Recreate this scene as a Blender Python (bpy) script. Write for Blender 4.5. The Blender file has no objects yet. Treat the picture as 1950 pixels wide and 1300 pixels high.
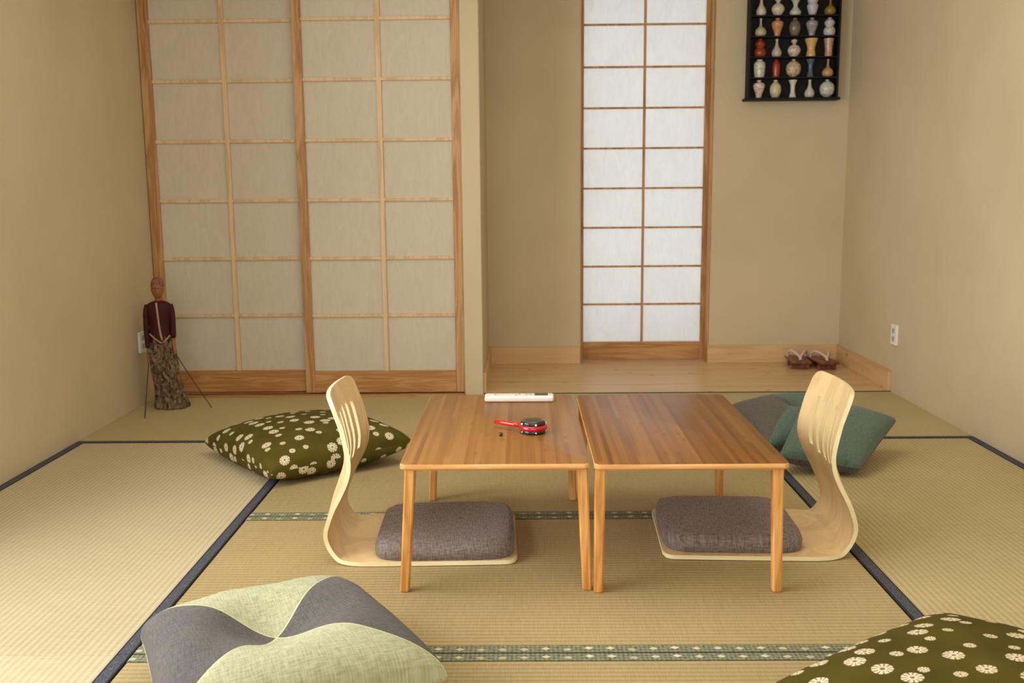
import bpy, bmesh, math, random
from mathutils import Vector, Matrix, noise
random.seed(7)
PI=math.pi
scene=bpy.context.scene
C=scene.collection
H=0.9917

# ---------------------------------------------------------------- materials
def srgb(r,g,b):
    f=lambda c:(c/255/12.92) if c/255<=.04045 else ((c/255+.055)/1.055)**2.4
    return (f(r),f(g),f(b),1)
class NT:
    def __init__(s,name,rough=.6,spec=.4,coat=0):
        s.m=bpy.data.materials.new(name); s.m.use_nodes=True
        s.t=s.m.node_tree; s.n=s.t.nodes; s.b=s.n['Principled BSDF']
        s.b.inputs['Roughness'].default_value=rough
        s.b.inputs['Specular IOR Level'].default_value=spec
        s.b.inputs['Coat Weight'].default_value=coat
    def add(s,typ,**kw):
        n=s.n.new(typ)
        for k,v in kw.items():
            if k.startswith('i_'):
                key=k[2:]; key=int(key) if key.isdigit() else key.replace('_',' ')
                s.put(n.inputs[key],v)
            else: setattr(n,k,v)
        return n
    def put(s,sock,v):
        if isinstance(v,bpy.types.NodeSocket): s.t.links.new(v,sock)
        else: sock.default_value=v
    def math(s,op,a,b=0.0,c=None):
        n=s.n.new('ShaderNodeMath'); n.operation=op
        s.put(n.inputs[0],a); s.put(n.inputs[1],b)
        if c is not None: s.put(n.inputs[2],c)
        return n.outputs[0]
    def coord(s,which='Object'): return s.n.new('ShaderNodeTexCoord').outputs[which]
    def mapping(s,v,scale=(1,1,1),rot=(0,0,0),loc=(0,0,0)):
        n=s.n.new('ShaderNodeMapping'); s.t.links.new(v,n.inputs[0])
        n.inputs['Scale'].default_value=scale; n.inputs['Rotation'].default_value=rot; n.inputs['Location'].default_value=loc
        return n.outputs[0]
    def noise(s,v,scale=5,detail=3,rough=.5,dist=0):
        n=s.n.new('ShaderNodeTexNoise'); s.t.links.new(v,n.inputs['Vector'])
        n.inputs['Scale'].default_value=scale;n.inputs['Detail'].default_value=detail
        n.inputs['Roughness'].default_value=rough;n.inputs['Distortion'].default_value=dist
        return n.outputs['Fac']
    def ramp(s,f,stops):
        n=s.n.new('ShaderNodeValToRGB'); s.t.links.new(f,n.inputs[0]); e=n.color_ramp.elements
        while len(e)<len(stops): e.new(.5)
        for el,(p,c) in zip(e,stops): el.position=p; el.color=c
        return n.outputs['Color']
    def mix(s,f,a,b,typ='MIX'):
        n=s.n.new('ShaderNodeMix'); n.data_type='RGBA'; n.blend_type=typ
        s.put(n.inputs[0],f); s.put(n.inputs[6],a); s.put(n.inputs[7],b)
        return n.outputs[2]
    def sep(s,v):
        n=s.n.new('ShaderNodeSeparateXYZ'); s.t.links.new(v,n.inputs[0]); return n.outputs
    def comb(s,x,y,z):
        n=s.n.new('ShaderNodeCombineXYZ'); s.put(n.inputs[0],x);s.put(n.inputs[1],y);s.put(n.inputs[2],z); return n.outputs[0]
    def color(s,c): s.put(s.b.inputs['Base Color'],c)
    def bump(s,h,strength=.3,dist=.002):
        n=s.n.new('ShaderNodeBump'); n.inputs['Strength'].default_value=strength; n.inputs['Distance'].default_value=dist
        s.t.links.new(h,n.inputs['Height']); s.t.links.new(n.outputs[0],s.b.inputs['Normal'])
def plain(name,c,rough=.5,spec=.4,coat=0,metal=0):
    t=NT(name,rough,spec,coat); t.color(c); t.b.inputs['Metallic'].default_value=metal; return t.m
def plaster(name,c1,c2):
    t=NT(name,.9,.2); v=t.coord()
    f=t.noise(v,2.5,4); t.color(t.ramp(f,[(.3,c1),(.7,c2)])); t.bump(t.noise(v,220,3),.25,.0012); return t.m
def wood(name,c1,c2,c3,axis='X',sc=1.0,rough=.45,spec=.4,knots=False,rings=1.0,coat=0):
    t=NT(name,rough,spec,coat); v=t.coord()
    k={'X':(.9,14,14),'Y':(14,.9,14),'Z':(14,14,.9)}[axis]
    v1=t.mapping(v,tuple(a*sc for a in k))
    n1=t.noise(v1,1.6,4,.55,.6)
    k2={'X':(2,160,160),'Y':(160,2,160),'Z':(160,160,2)}[axis]
    n2=t.noise(t.mapping(v,k2),1,2)
    w=t.math('SINE',t.math('MULTIPLY',n1,26*rings)); w=t.math('MULTIPLY_ADD',w,.5,.5)
    f=t.math('ADD',t.math('MULTIPLY',w,.35),t.math('ADD',t.math('MULTIPLY',n1,.45),t.math('MULTIPLY',n2,.25)))
    col=t.ramp(f,[(.28,c1),(.52,c2),(.8,c3)])
    if knots:
        kk={'X':(1,2.6,2.6),'Y':(2.6,1,2.6),'Z':(2.6,2.6,1)}[axis]
        vo=t.n.new('ShaderNodeTexVoronoi'); t.t.links.new(t.mapping(v,tuple(a*6.4 for a in kk)),vo.inputs['Vector']); vo.inputs['Scale'].default_value=1
        kd=t.math('ADD',vo.outputs['Distance'],t.math('MULTIPLY',t.noise(v,40),.05))
        km=t.ramp(kd,[(.09,(.9,.9,.9,1)),(.15,(0,0,0,1))])
        col=t.mix(km,col,srgb(120,84,48))
        km2=t.ramp(kd,[(.1,(.4,.4,.4,1)),(.24,(0,0,0,1))])
        col=t.mix(km2,col,srgb(160,115,66))
    t.color(col); t.bump(f,.12,.0006); return t.m
def bamboo(name,axis,tones,strip=.0125,rough=.36):
    t=NT(name,rough,.36); v=t.coord(); o=t.sep(v); a=o[0 if axis=='Y' else 1]; b=o[1 if axis=='Y' else 0]
    idx=t.math('FLOOR',t.math('DIVIDE',a,strip))
    wn=t.n.new('ShaderNodeTexWhiteNoise'); wn.noise_dimensions='2D'
    seg=t.math('FLOOR',t.math('ADD',t.math('MULTIPLY',b,.9),t.math('MULTIPLY',idx,.37)))
    t.t.links.new(t.comb(idx,seg,0.0),wn.inputs['Vector'])
    k=(70,1.6,70) if axis=='Y' else (1.6,70,70)
    n=t.noise(t.mapping(v,k),1,3)
    big=t.noise(t.mapping(v,(13,1.0,13) if axis=='Y' else (1.0,13,13)),1,3)
    f=t.math('ADD',t.math('MULTIPLY',wn.outputs['Value'],.2),t.math('ADD',t.math('MULTIPLY',n,.33),t.math('MULTIPLY',big,.52)))
    col=t.ramp(f,[(.3,tones[0]),(.52,tones[1]),(.8,tones[2])])
    # nodes of the bamboo: short darker marks
    vo=t.n.new('ShaderNodeTexVoronoi'); t.t.links.new(t.mapping(v,(22,9,1) if axis=='Y' else (9,22,1)),vo.inputs['Vector']); vo.inputs['Scale'].default_value=1
    km=t.ramp(vo.outputs['Distance'],[(.08,(.5,.5,.5,1)),(.17,(0,0,0,1))])
    col=t.mix(km,col,tones[0])
    t.color(col); return t.m
def linen(name,c1,c2,scale=1.0,rough=.95):
    t=NT(name,rough,.15); v=t.coord('UV')
    a=t.noise(t.mapping(v,(260*scale,40*scale,1)),1,3); b=t.noise(t.mapping(v,(40*scale,260*scale,1)),1,3)
    f=t.math('MULTIPLY_ADD',t.math('ADD',a,b),.5,0.0)
    t.color(t.ramp(f,[(.36,c1),(.62,c2)])); t.bump(f,.5,.0015)
    t.b.inputs['Sheen Weight'].default_value=.15
    return t.m
def patchwork(name,ga,gb,ta,tb,pipe,flip=False):
    """four triangular patches meeting at the middle, seams along the diagonals"""
    t=NT(name,.95,.12); v=t.coord('UV'); o=t.sep(v)
    u=t.math('ABSOLUTE',t.math('SUBTRACT',o[0],o[1])); 
    w=t.math('ABSOLUTE',t.math('ADD',o[0],o[1]))
    # |x|>|y| test through (x-y)(x+y)
    x2=t.math('MULTIPLY',o[0],o[0]); y2=t.math('MULTIPLY',o[1],o[1])
    m=t.math('GREATER_THAN',x2,y2) if not flip else t.math('LESS_THAN',x2,y2)
    a=t.noise(t.mapping(v,(300,40,1)),1,3); b=t.noise(t.mapping(v,(40,300,1)),1,3)
    f=t.math('MULTIPLY',t.math('ADD',a,b),.5)
    c1=t.ramp(f,[(.36,ga),(.62,gb)]); c2=t.ramp(f,[(.38,ta),(.6,tb)])
    col=t.mix(m,c2,c1)
    seam=t.math('LESS_THAN',t.math('MINIMUM',u,w),.0022)
    col=t.mix(t.math('MULTIPLY',seam,.8),col,pipe)
    t.color(col)
    hh=t.math('ADD',t.math('MULTIPLY',f,.6),t.math('MULTIPLY',t.math('MINIMUM',t.math('MULTIPLY',t.math('MINIMUM',u,w),80),1.0),1.2))
    t.bump(hh,.5,.0016); t.b.inputs['Sheen Weight'].default_value=.12
    return t.m
def shibori(name,base1,base2,white,cell=.062):
    t=NT(name,.92,.15); v=t.coord('UV')
    vo=t.n.new('ShaderNodeTexVoronoi'); vo.voronoi_dimensions='2D'
    wob=t.noise(v,60,2)
    t.t.links.new(v,vo.inputs['Vector']); vo.inputs['Scale'].default_value=1/cell; vo.inputs['Randomness'].default_value=.62
    d=t.math('ADD',vo.outputs['Distance'],t.math('MULTIPLY',t.math('SUBTRACT',wob,.5),.09))
    cs=t.n.new('ShaderNodeSeparateColor'); t.t.links.new(vo.outputs['Color'],cs.inputs[0])
    big=t.math('GREATER_THAN',cs.outputs[0],.42)
    R=t.math('ADD',t.math('MULTIPLY',big,.105),t.math('MULTIPLY_ADD',cs.outputs[1],.04,.155))
    sub=t.n.new('ShaderNodeVectorMath'); sub.operation='SUBTRACT'
    t.t.links.new(v,sub.inputs[0]); t.t.links.new(vo.outputs['Position'],sub.inputs[1])
    o=t.sep(sub.outputs[0])
    ang=t.math('ARCTAN2',o[1],o[0])
    sp=t.math('SINE',t.math('ADD',t.math('MULTIPLY',ang,11.0),t.math('MULTIPLY',wob,9.0)))
    rr=t.math('DIVIDE',d,R)
    disc=t.math('LESS_THAN',rr,1.0)
    spoke=t.math('MULTIPLY',t.math('GREATER_THAN',sp,.55),t.math('GREATER_THAN',rr,.45))
    core=t.math('LESS_THAN',rr,.22)
    mark=t.math('MULTIPLY',disc,t.math('SUBTRACT',1.0,t.math('MULTIPLY',t.math('MAXIMUM',spoke,core),.8)))
    f=t.noise(v,9,4)
    base=t.ramp(f,[(.3,base1),(.7,base2)])
    t.color(t.mix(mark,base,white)); t.bump(t.noise(v,500,2),.3,.0012)
    return t.m
def paper(name,c1,c2,trans=.35):
    t=NT(name,.85,.2); v=t.coord()
    a=t.noise(t.mapping(v,(30,30,9)),1,5,.65,1.2); b=t.noise(v,1.3,2)
    f=t.math('ADD',t.math('MULTIPLY',a,.7),t.math('MULTIPLY',b,.3))
    col=t.ramp(f,[(.35,c1),(.65,c2)]); t.color(col)
    tr=t.n.new('ShaderNodeBsdfTranslucent'); t.t.links.new(col,tr.inputs[0])
    mx=t.n.new('ShaderNodeMixShader'); mx.inputs[0].default_value=trans
    t.t.links.new(t.b.outputs[0],mx.inputs[1]); t.t.links.new(tr.outputs[0],mx.inputs[2])
    t.t.links.new(mx.outputs[0],t.n['Material Output'].inputs[0]); return t.m
def tatami(name,c1,c2,c3):
    t=NT(name,.62,.35); v=t.coord(); o=t.sep(v)
    per=.0168
    rib=t.math('SINE',t.math('MULTIPLY',o[1],2*PI/per)); rib=t.math('MULTIPLY_ADD',rib,.5,.5)
    grass=t.noise(t.mapping(v,(420,8,1)),1,2)
    rush=t.noise(t.mapping(v,(240,30,1)),1,3)
    brick=t.math('SINE',t.math('ADD',t.math('MULTIPLY',o[0],2*PI/.006),t.math('MULTIPLY',t.math('FLOOR',t.math('DIVIDE',o[1],per)),PI)))
    big=t.noise(v,1.7,3)
    f=t.math('ADD',t.math('MULTIPLY',rib,.17),t.math('ADD',t.math('MULTIPLY',grass,.25),t.math('ADD',t.math('MULTIPLY',rush,.2),t.math('MULTIPLY',big,.28))))
    t.color(t.ramp(f,[(.25,c1),(.5,c2),(.78,c3)]))
    hh=t.math('ADD',rib,t.math('MULTIPLY',brick,.12)); t.bump(hh,.4,.0014)
    return t.m
def heri_dark(name):
    t=NT(name,.7,.3); v=t.coord()
    n=t.noise(v,260,3); vo=t.n.new('ShaderNodeTexVoronoi'); t.t.links.new(t.mapping(v,(60,60,1)),vo.inputs['Vector']); vo.inputs['Scale'].default_value=1
    k=t.ramp(vo.outputs['Distance'],[(.12,(1,1,1,1)),(.3,(0,0,0,1))])
    c=t.ramp(n,[(.35,srgb(44,47,60)),(.62,srgb(92,96,106))])
    c=t.mix(t.math('MULTIPLY',k,.35),c,srgb(130,130,122))
    # dark selvedge lines along both long sides (UV v runs across the tape)
    uv=t.sep(t.coord('UV')); e=t.math('GREATER_THAN',t.math('ABSOLUTE',uv[1]),.72)
    t.color(t.mix(t.math('MULTIPLY',e,.85),c,srgb(22,22,30))); return t.m
def heri_green(name):
    t=NT(name,.75,.25); v=t.coord(); o=t.sep(v); uv=t.sep(t.coord('UV'))
    n=t.noise(t.mapping(v,(90,220,1),rot=(0,0,.5)),1,3)
    zig=t.math('SINE',t.math('ADD',t.math('MULTIPLY',o[0],2*PI/.02),t.math('MULTIPLY',uv[1],5.0)))
    zig2=t.math('SINE',t.math('SUBTRACT',t.math('MULTIPLY',o[0],2*PI/.02),t.math('MULTIPLY',uv[1],5.0)))
    f=t.math('ADD',t.math('MULTIPLY',n,.8),t.math('MULTIPLY',t.math('MULTIPLY',zig,zig2),.14))
    c=t.ramp(f,[(.25,srgb(92,92,74)),(.42,srgb(128,132,108)),(.62,srgb(152,154,128))])
    # cream diamonds
    per=.047
    px=t.math('SUBTRACT',t.math('FRACT',t.math('DIVIDE',o[0],per)),.5)
    cell=t.math('FLOOR',t.math('DIVIDE',o[0],per))
    wn=t.n.new('ShaderNodeTexWhiteNoise'); wn.noise_dimensions='1D'; t.t.links.new(cell,wn.inputs['W'])
    off=t.math('MULTIPLY_ADD',wn.outputs['Value'],.5,-.25)
    dd=t.math('ADD',t.math('MULTIPLY',t.math('ABSOLUTE',px),3.6),t.math('MULTIPLY',t.math('ABSOLUTE',t.math('SUBTRACT',uv[1],off)),2.0))
    dm=t.math('LESS_THAN',dd,.8)
    c=t.mix(t.math('MULTIPLY',dm,t.math('MULTIPLY_ADD',wn.outputs['Value'],.5,.45)),c,srgb(228,222,186))
    e=t.math('GREATER_THAN',t.math('ABSOLUTE',uv[1]),.86)
    t.color(t.mix(t.math('MULTIPLY',e,.7),c,srgb(60,58,42))); return t.m

M={}
M['wall']=plaster('khaki_plaster',srgb(204,189,157),srgb(212,197,166))
M['ceiling']=plaster('ceiling_plaster',srgb(224,220,210),srgb(230,226,216))
M['oak']=wood('oak_frame',srgb(160,112,66),srgb(188,142,92),srgb(204,162,112),'Z',1.0,.5,rings=1.3)
M['oakx']=wood('oak_rail',srgb(168,116,62),srgb(190,140,84),srgb(204,158,102),'X',1.0,.5,rings=1.3)
M['muntin']=wood('pale_lattice',srgb(206,172,126),srgb(220,190,146),srgb(228,202,160),'Z',1,.6)
M['pine']=wood('knotty_pine',srgb(206,166,118),srgb(216,180,132),srgb(224,190,144),'X',.7,.35,knots=True,rings=.6)
M['piney']=wood('knotty_pine_side',srgb(204,162,114),srgb(214,174,126),srgb(222,186,138),'Y',.7,.4,knots=True,rings=.6)
M['cedar']=wood('window_wood',srgb(164,116,66),srgb(190,142,88),srgb(204,160,104),'X',.8,.5)
M['cedarz']=wood('window_wood_upright',srgb(164,116,66),srgb(190,142,88),srgb(204,160,104),'Z',.8,.5)
M['paper']=paper('shoji_paper',srgb(222,212,192),srgb(232,223,204),.2)
M['wpaper']=paper('window_shoji_paper',srgb(232,232,230),srgb(240,240,238),.6)
M['tatami']=tatami('woven_rush',srgb(164,149,106),srgb(195,179,133),srgb(216,200,158))
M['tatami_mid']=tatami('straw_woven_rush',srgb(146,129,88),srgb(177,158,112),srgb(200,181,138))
M['tatami_painted_sheen']=tatami('woven_rush_painted_sheen',srgb(172,159,127),srgb(197,184,150),srgb(216,204,172))  # same rush; sheen of the turned weave painted in as a paler colour
M['heri_dark']=heri_dark('navy_border_cloth'); M['heri_green']=heri_green('green_border_cloth')
M['board']=plain('floor_board',srgb(170,140,95),.6)
M['bam_l']=bamboo('bamboo_top_light','Y',[srgb(128,84,38),srgb(156,108,54),srgb(176,130,74)])
M['bam_r']=bamboo('bamboo_top_warm','Y',[srgb(98,58,22),srgb(134,86,36),srgb(164,114,56)])
M['bamz']=wood('bamboo_leg',srgb(192,130,62),srgb(218,158,86),srgb(234,180,108),'Z',1.2,.4)
M['bamedge']=wood('bamboo_edge',srgb(204,146,80),srgb(226,172,106),srgb(238,190,126),'X',1.2,.4)
M['ply']=wood('birch_ply',srgb(218,187,134),srgb(227,198,147),srgb(233,206,156),'Z',.5,.42)
M['plyedge']=wood('birch_ply_edge',srgb(244,230,180),srgb(247,234,188),srgb(250,238,196),'X',.6,.5)
M['greylinen']=linen('grey_brown_linen',srgb(98,86,82),srgb(150,136,130))
M['olive']=shibori('olive_dyed_cotton',srgb(74,66,22),srgb(92,82,30),srgb(226,212,180))
M['patch_green']=patchwork('grey_and_pale_green_patchwork',srgb(78,77,77),srgb(104,101,98),srgb(156,160,126),srgb(190,192,158),srgb(214,210,164),flip=True)
M['patch_teal']=patchwork('grey_and_teal_patchwork',srgb(80,78,70),srgb(104,100,90),srgb(80,102,92),srgb(104,124,110),srgb(90,98,88))
M['teal']=linen('teal_cotton',srgb(80,100,90),srgb(104,122,108)); M['darkgrey']=linen('dark_grey_cotton',srgb(66,66,62),srgb(92,90,84))
M['white']=plain('white_plastic',srgb(240,238,230),.35,.5); M['lcd']=plain('lcd_screen',srgb(70,78,72),.2,.5); M['greybtn']=plain('grey_button',srgb(176,176,170),.5)
M['red']=plain('red_lacquer',srgb(214,28,8),.2,.6,.6); M['crimson']=plain('crimson_lacquer',srgb(186,10,44),.18,.6,.6)
M['black']=plain('black_lacquer',srgb(26,20,20),.2,.6,.4); M['skin_drum']=plain('drum_skin',srgb(70,62,54),.25,.5,.3); M['stud']=plain('pale_stud',srgb(236,232,220),.3,.6)
M['case']=plain('black_case',srgb(18,18,22),.6,.3)
M['geta']=wood('dark_red_wood',srgb(96,52,34),srgb(126,72,48),srgb(146,90,62),'Y',1,.4); M['strap']=plain('pale_pink_strap',srgb(214,192,184),.7)
M['alum']=plain('dark_gap',srgb(60,44,26),.8)

# ---------------------------------------------------------------- mesh helpers
def link(name,bm,mat,parent=None,smooth=False,mats=None):
    me=bpy.data.meshes.new(name); bm.normal_update(); bm.to_mesh(me); bm.free()
    for m in (mats or [mat]): me.materials.append(m)
    if smooth:
        for p in me.polygons: p.use_smooth=True
    o=bpy.data.objects.new(name,me); C.objects.link(o)
    if parent is not None: o.parent=parent
    return o
def autosmooth(o,ang=35):
    me=o.data
    for p in me.polygons: p.use_smooth=True
    me.set_sharp_from_angle(angle=math.radians(ang)); return o
def box(bm,x0,x1,y0,y1,z0,z1,bev=0,seg=1,mi=0):
    r=bmesh.ops.create_cube(bm,size=1.0); vs=r['verts']
    for v in vs: v.co=Vector((x0+(v.co.x+.5)*(x1-x0),y0+(v.co.y+.5)*(y1-y0),z0+(v.co.z+.5)*(z1-z0)))
    fs=set(f for v in vs for f in v.link_faces)
    for f in fs: f.material_index=mi
    if bev:
        es=list(set(e for v in vs for e in v.link_edges))
        bmesh.ops.bevel(bm,geom=es,offset=bev,segments=seg,affect='EDGES',profile=.5,clamp_overlap=True)
def BOX(name,mat,x0,x1,y0,y1,z0,z1,parent=None,bev=0,seg=1):
    bm=bmesh.new(); box(bm,x0,x1,y0,y1,z0,z1,bev,seg); return link(name,bm,mat,parent)
def tube(bm,pts,r,n=10,cap=True,mi=0,flat=1.0):
    pts=[Vector(p) for p in pts]; rr=r if isinstance(r,(list,tuple)) else [r]*len(pts); rings=[]
    up=Vector((0,0,1))
    for i,p in enumerate(pts):
        d=(pts[min(i+1,len(pts)-1)]-pts[max(i-1,0)]).normalized()
        a=d.cross(up)
        if a.length<1e-3: a=Vector((1,0,0))
        a.normalize(); b=a.cross(d).normalized()
        rings.append([bm.verts.new(p+a*math.cos(2*PI*k/n)*rr[i]+b*math.sin(2*PI*k/n)*rr[i]*flat) for k in range(n)])
    for i in range(len(rings)-1):
        for k in range(n):
            f=bm.faces.new((rings[i][k],rings[i][(k+1)%n],rings[i+1][(k+1)%n],rings[i+1][k])); f.material_index=mi
    if cap:
        bm.faces.new(rings[0][::-1]).material_index=mi; bm.faces.new(rings[-1]).material_index=mi
def lathe(bm,prof,n=20,cx=0,cy=0,cz=0,sx=1,sy=1,mi=0):
    rings=[]
    for r,z in prof:
        rings.append([bm.verts.new((cx+math.cos(2*PI*k/n)*max(r,1e-4)*sx,cy+math.sin(2*PI*k/n)*max(r,1e-4)*sy,cz+z)) for k in range(n)])
    for i in range(len(rings)-1):
        for k in range(n):
            f=bm.faces.new((rings[i][k],rings[i][(k+1)%n],rings[i+1][(k+1)%n],rings[i+1][k])); f.material_index=mi
    bm.faces.new(rings[0][::-1]).material_index=mi; bm.faces.new(rings[-1]).material_index=mi
def sphere(bm,c,r,s=(1,1,1),seg=14,mi=0):
    q=bmesh.ops.create_uvsphere(bm,u_segments=seg,v_segments=seg//2+2,radius=r)
    for v in q['verts']: v.co=Vector((c[0]+v.co.x*s[0],c[1]+v.co.y*s[1],c[2]+v.co.z*s[2]))
    for v in q['verts']:
        for f in v.link_faces: f.material_index=mi
def empty(name,loc,rz=0,label=None,cat=None,group=None):
    o=bpy.data.objects.new(name,None); C.objects.link(o); o.empty_display_size=.05
    o.location=loc; o.rotation_euler=(0,0,rz)
    tag(o,label,cat,group); return o
def tag(o,label=None,cat=None,group=None,kind=None):
    if label: o['label']=label
    if cat: o['category']=cat
    if group: o['group']=group
    if kind: o['kind']=kind
    return o
def S(o): o['kind']='structure'; return o

# ---------------------------------------------------------------- room shell
XL,XR=-1.812,1.8076
YB=4.659; YA=5.468; YW=5.555; YF=-1.6; ZC=2.4
bm=bmesh.new()
box(bm,XL-.12,XL,YF,.1,-.05,ZC); box(bm,XL-.12,XL,2.45,YB+.12,-.05,ZC); box(bm,XL-.12,XL,.1,2.45,-.05,.42); box(bm,XL-.12,XL,.1,2.45,2.1,ZC)
S(link('wall_left',bm,M['wall']))
S(BOX('wall_right',M['wall'],XR,XR+.12,YF,YA+.2,-.05,ZC))
S(BOX('ceiling',M['ceiling'],XL-.12,XR+.12,YF-.12,YA+.2,ZC,ZC+.1))
# wall behind the camera with a wide garden opening
bm=bmesh.new()
box(bm,XL-.12,XL+.2,YF-.12,YF,-.05,ZC); box(bm,XR-.2,XR+.12,YF-.12,YF,-.05,ZC); box(bm,XL+.2,XR-.2,YF-.12,YF,2.1,ZC)
S(link('wall_front',bm,M['wall']))
# header wall above the sliding doors
S(BOX('wall_back',M['wall'],XL,-.287,YB-.02,YB+.12,1.98,ZC))
S(BOX('trim_1',M['oakx'],XL,-.287,YB-.03,YB+.09,1.94,1.98))
# closet behind the doors
S(BOX('wall_closet',M['wall'],XL,-.287,YB+.5,YB+.55,-.05,ZC))
# plastered post between doors and alcove, running back as the alcove's left side
S(BOX('wall_alcove_left',M['wall'],-.287,-.197,YB-.012,YA+.2,-.05,ZC,bev=.003))
# alcove back wall with tall window opening
WX0,WX1=.332,1.055
bm=bmesh.new()
box(bm,-.197,WX0-.003,YA,YA+.15,-.05,ZC); box(bm,WX1+.006,XR,YA,YA+.15,-.05,ZC); box(bm,WX0-.003,WX1+.006,YA,YA+.15,2.14,ZC)
S(link('wall_alcove_back',bm,M['wall']))
# floor
bm=bmesh.new()
box(bm,XL-.12,XR+.12,YF-.12,YA+.25,-.08,-.03)
box(bm,XL,XR,YF,.161,-.03,0); box(bm,-.8565,.9,.161,1.061,-.03,0)
S(link('floor',bm,M['board']))
# alcove timber floor, flush with the mats
o=BOX('floor_alcove',M['pine'],-.197,XR,YB+.004,YA+.13,-.03,.004); S(o)
S(BOX('trim_2',M['alum'],-.197,XR,YB-.003,YB+.004,-.03,.002))
# skirting boards
bm=bmesh.new(); box(bm,-.185,WX0-.004,YA-.014,YA,.004,.1035,.0015); S(link('baseboard_back_left',bm,M['pine']))
bm=bmesh.new(); box(bm,WX1+.004,XR-.014,YA-.014,YA,.004,.1065,.0015); S(link('baseboard_back_right',bm,M['pine']))
bm=bmesh.new(); box(bm,XR-.014,XR,YB+.006,YA,.004,.104,.0015); S(link('baseboard_right',bm,M['piney']))
bm=bmesh.new(); box(bm,-.197,-.183,YB+.006,YA,.004,.104,.0015); S(link('baseboard_left',bm,M['piney']))
# sill under the doors
S(BOX('trim_3',M['oakx'],XL,-.287,YB-.045,YB+.1,-.03,.006))
S(BOX('trim_4',M['alum'],XL,-.287,YB-.006,YB+.0,.006,.0085))

# ---------------------------------------------------------------- sliding paper doors
def shoji(name,x0,x1,y0,stl,str_,vx,front):
    root=bpy.data.objects.new(name,None); C.objects.link(root); root.location=((x0+x1)/2,y0,.01); S(root)
    ox,oy,oz=(x0+x1)/2,y0,.01
    d=.03; zt=1.94-.01
    def B(n,mat,a,b,c0,c1,e,f,bev=.0015): return BOX(n,mat,a-ox,b-ox,c0-oy,c1-oy,e-oz,f-oz,root,bev)
    B('stile',M['oak'],x0,x0+stl,y0,y0+d,.01,1.94); B('stile',M['oak'],x1-str_,x1,y0,y0+d,.01,1.94)
    B('bottom_rail',M['oakx'],x0+stl,x1-str_,y0+.002,y0+d-.002,.01,.118)
    B('top_rail',M['oakx'],x0+stl,x1-str_,y0+.002,y0+d-.002,1.90,1.94)
    bm=bmesh.new()
    for z in (.394,.674,.954,1.236,1.517,1.792):
        box(bm,x0+stl-ox,x1-str_-ox,.006,.016,z-.007-oz,z+.007-oz)
    box(bm,vx-.0105-ox,vx+.0105-ox,.0045,.0155,.118-oz,1.90-oz)
    link('lattice',bm,M['muntin'],root)
    B('paper_panel',M['paper'],x0+stl,x1-str_,y0+.0165,y0+.0185,.118,1.90,0)
    return root
shoji('door_1',XL+.004,-1.034,YB+.036,.05,.04,-1.413,False)
shoji('door_2',-1.074,-.287,YB+.002,.043,.043,-.672,True)

# ---------------------------------------------------------------- alcove window
w=bpy.data.objects.new('window_1',None); C.objects.link(w); w.location=((WX0+WX1)/2,YW,.006); S(w)
ox,oy,oz=w.location
def WB(n,mat,a,b,c0,c1,e,f,bev=.001): return BOX(n,mat,a-ox,b-ox,c0-oy,c1-oy,e-oz,f-oz,w,bev)
WB('stile',M['cedarz'],WX0,WX0+.019,YW,YW+.025,.006,2.12); WB('stile',M['cedarz'],WX1-.024,WX1,YW,YW+.025,.006,2.12)
WB('bottom_rail',M['cedar'],WX0+.019,WX1-.024,YW+.001,YW+.024,.006,.113)
WB('top_rail',M['cedar'],WX0+.019,WX1-.024,YW+.001,YW+.024,2.09,2.12)
bm=bmesh.new()
for z in (1.882,1.657,1.437,1.218,.998,.779,.56,.344):
    z=H+(z-H)*(YW/YA); box(bm,WX0+.019-ox,WX1-.024-ox,.003,.013,z-.0055-oz,z+.0055-oz)
box(bm,.692-.007-ox,.692+.007-ox,.001,.0125,.113-oz,2.09-oz)
link('lattice',bm,M['cedarz'],w)
WB('paper_panel',M['wpaper'],WX0+.019,WX1-.024,YW+.0135,YW+.0155,.113,2.09,0)
# jamb lining of the opening
bm=bmesh.new()
box(bm,WX0-.003,WX0,YA-.006,YW+.03,.004,2.14); box(bm,WX1,WX1+.006,YA-.006,YW+.03,.004,2.14)
S(link('trim_5',bm,M['cedarz']))

# ---------------------------------------------------------------- tatami mats
def mat_(cx,cy,L,W,rot,mat,sides,label,hb=.036,tm='tatami'):
    root=empty('tatami_mat',(cx,cy,-.03),rot,label,'tatami mat','tatami mats covering the floor')
    g=.0012
    bm=bmesh.new(); box(bm,-L/2+g,L/2-g,-W/2+g,W/2-g,0,.029,.002); link('mat_body',bm,M[tm],root)
    for s in sides:
        bm=bmesh.new(); y0,y1=(-W/2+g,-W/2+hb) if s<0 else (W/2-hb,W/2-g)
        uvl=bm.loops.layers.uv.new('UVMap')
        box(bm,-L/2+g,L/2-g,y0,y1,.0005,.0305,.001)
        for f in bm.faces:
            for l in f.loops: l[uvl].uv=(l.vert.co.x,((l.vert.co.y-y0)/(y1-y0))*2-1)
        b=link('cloth_border',bm,mat,root)
        b['label']='patterned cloth border'
    return root
D,G_=M['heri_dark'],M['heri_green']
xs=-.8565
mat_((XL+xs)/2,(1.959+3.757)/2,1.798,xs-XL,PI/2,D,(1,-1),'tatami mat along the left wall with navy cloth borders, left of the dotted olive pillow',tm='tatami_painted_sheen')
mat_((XL+xs)/2,(.161+1.959)/2,1.798,xs-XL,PI/2,D,(1,-1),'tatami mat in the bottom left corner, beside the grey and pale green cushion',tm='tatami_painted_sheen')
xr=.9
mat_((XR+xr)/2,(1.959+3.757)/2,1.798,XR-xr,PI/2,D,(1,-1),'tatami mat along the right wall with navy cloth borders, right of the right floor chair')
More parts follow.
